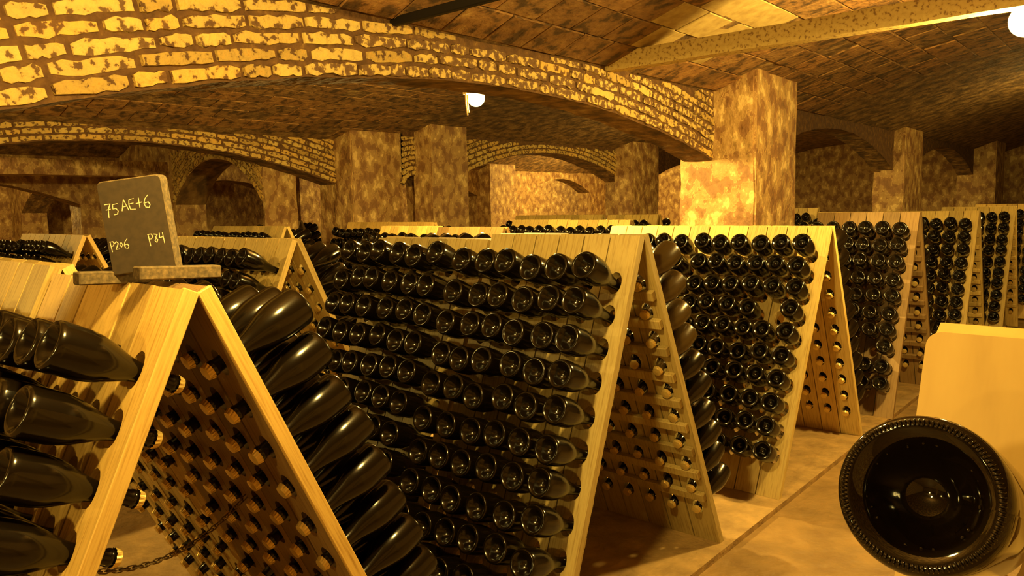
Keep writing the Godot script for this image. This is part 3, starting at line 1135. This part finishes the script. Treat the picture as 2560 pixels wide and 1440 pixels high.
func build_sign() -> void:
	var phi := deg_to_rad(50.0)
	var t := thing("chalkboard_sign", "small dark chalkboard on two wooden feet, numbers chalked on it, on the rack ridge", "sign", P(0.775, 1.419, 1.79))
	# x: to the viewer's side along the face, z: out of the face
	var x := Vector3(cos(phi), 0, sin(phi))
	var z := Vector3(-sin(phi), 0, cos(phi))
	var b := Basis(x, Vector3.UP, z)
	var lean := Basis(z, deg_to_rad(6.5))
	b = lean * b
	t.basis = b
	var W := 0.15
	var Hh := 0.215
	var T := 0.034
	var st := begin()
	var out := []
	var rad := 0.012
	for c in [[W * 0.5 - rad, Hh - rad, 0.0], [-W * 0.5 + rad, Hh - rad, PI / 2]]:
		for k in 6:
			var an: float = c[2] + PI / 2 * k / 5.0
			out.append(Vector2(c[0] + cos(an) * rad, c[1] + sin(an) * rad))
	out.append(Vector2(-W * 0.5, 0))
	out.append(Vector2(W * 0.5, 0))
	var n := out.size()
	var mid := Vector2(0, Hh * 0.5)
	var se := begin()
	for k in n:
		var j := (k + 1) % n
		var a: Vector2 = out[k]
		var c: Vector2 = out[j]
		var ai := a + (mid - a).normalized() * 0.003
		var ci := c + (mid - c).normalized() * 0.003
		tri(st, v3(mid, T * 0.5), v3(ci, T * 0.5), v3(ai, T * 0.5))
		tri(se, v3(mid, -T * 0.5), v3(ai, -T * 0.5), v3(ci, -T * 0.5))
		quad(se, v3(ai, T * 0.5), v3(ci, T * 0.5), v3(c, T * 0.5 - 0.003), v3(a, T * 0.5 - 0.003))
		quad(se, v3(a, T * 0.5 - 0.003), v3(c, T * 0.5 - 0.003), v3(c, -T * 0.5 + 0.003), v3(a, -T * 0.5 + 0.003))
		quad(se, v3(a, -T * 0.5 + 0.003), v3(c, -T * 0.5 + 0.003), v3(ci, -T * 0.5), v3(ai, -T * 0.5))
	part("slate_face", finish(st), M.slate, t)
	part("slate_back", finish(se), M.slate_edge, t)
	# feet: two blocks lying across the ridge
	for f in [[Vector3(0.075, -0.012, 0.012), Vector3(0.19, 0.03, 0.04), 0.0], [Vector3(-0.075, -0.006, -0.012), Vector3(0.19, 0.03, 0.04), 0.0]]:
		st = begin()
		cbox(st, Transform3D(), f[1], 0.003)
		var fb := b.inverse() * Basis(Vector3.FORWARD, deg_to_rad(3.0))
		part("foot", finish(st), M.slate_edge, t, Transform3D(fb, f[0]))
	# chalk strokes: 75 AE+6 / P206 / P84
	var G := {
		"7": [[Vector2(0, 1), Vector2(0.55, 1.02), Vector2(0.3, 0.5), Vector2(0.22, -0.25)], [Vector2(0.08, 0.5), Vector2(0.52, 0.55)]],
		"5": [[Vector2(0.6, 1), Vector2(0.12, 0.95), Vector2(0.08, 0.55), Vector2(0.4, 0.55), Vector2(0.55, 0.3), Vector2(0.42, 0.02), Vector2(0.1, 0)]],
		"A": [[Vector2(0, 0), Vector2(0.3, 1), Vector2(0.62, 0)], [Vector2(0.1, 0.36), Vector2(0.52, 0.4)]],
		"E": [[Vector2(0.55, 0.98), Vector2(0.1, 0.9), Vector2(0.02, 0.5), Vector2(0.1, 0.05), Vector2(0.58, 0.0)], [Vector2(0.03, 0.5), Vector2(0.45, 0.55)]],
		"+": [[Vector2(0.3, 1), Vector2(0.28, 0.1)], [Vector2(0.0, 0.5), Vector2(0.58, 0.58)]],
		"6": [[Vector2(0.5, 1.1), Vector2(0.18, 0.8), Vector2(0.02, 0.4), Vector2(0.12, 0.04), Vector2(0.42, -0.04), Vector2(0.56, 0.22), Vector2(0.42, 0.48), Vector2(0.1, 0.4)]],
		"P": [[Vector2(0.05, 1), Vector2(0.12, -0.25)], [Vector2(0.0, 1.0), Vector2(0.4, 1.02), Vector2(0.52, 0.75), Vector2(0.36, 0.5), Vector2(0.08, 0.48)]],
		"2": [[Vector2(0.02, 0.8), Vector2(0.25, 1), Vector2(0.45, 0.75), Vector2(0.05, 0.05), Vector2(0.52, 0.08)]],
		"0": [[Vector2(0.25, 0.8), Vector2(0.05, 0.5), Vector2(0.22, 0.2), Vector2(0.42, 0.45), Vector2(0.25, 0.8)]],
		"8": [[Vector2(0.1, 0.95), Vector2(0.45, 0.85), Vector2(0.2, 0.55), Vector2(0.42, 0.3), Vector2(0.26, 0.02), Vector2(0.08, 0.25), Vector2(0.36, 0.56)]],
		"4": [[Vector2(0.1, 1), Vector2(0.05, 0.5), Vector2(0.5, 0.56)], [Vector2(0.45, 1.0), Vector2(0.5, -0.15)]],
	}
	for line in [["75", -0.064, 0.138, 0.024, 0.66], ["AE+6", -0.026, 0.143, 0.025, 0.70], ["P206", -0.068, 0.058, 0.019, 0.56], ["P84", 0.022, 0.062, 0.021, 0.6]]:
		st = begin()
		var px: float = line[1]
		for ch in line[0]:
			for s in G[ch]:
				stroke(st, s, Vector2(px, line[2] + rng.randf_range(-0.001, 0.001)), line[3])
			px += line[3] * line[4]
		part("chalk_writing", finish(st), M.chalk, t, Transform3D(Basis(), Vector3(0, 0, T * 0.5)))
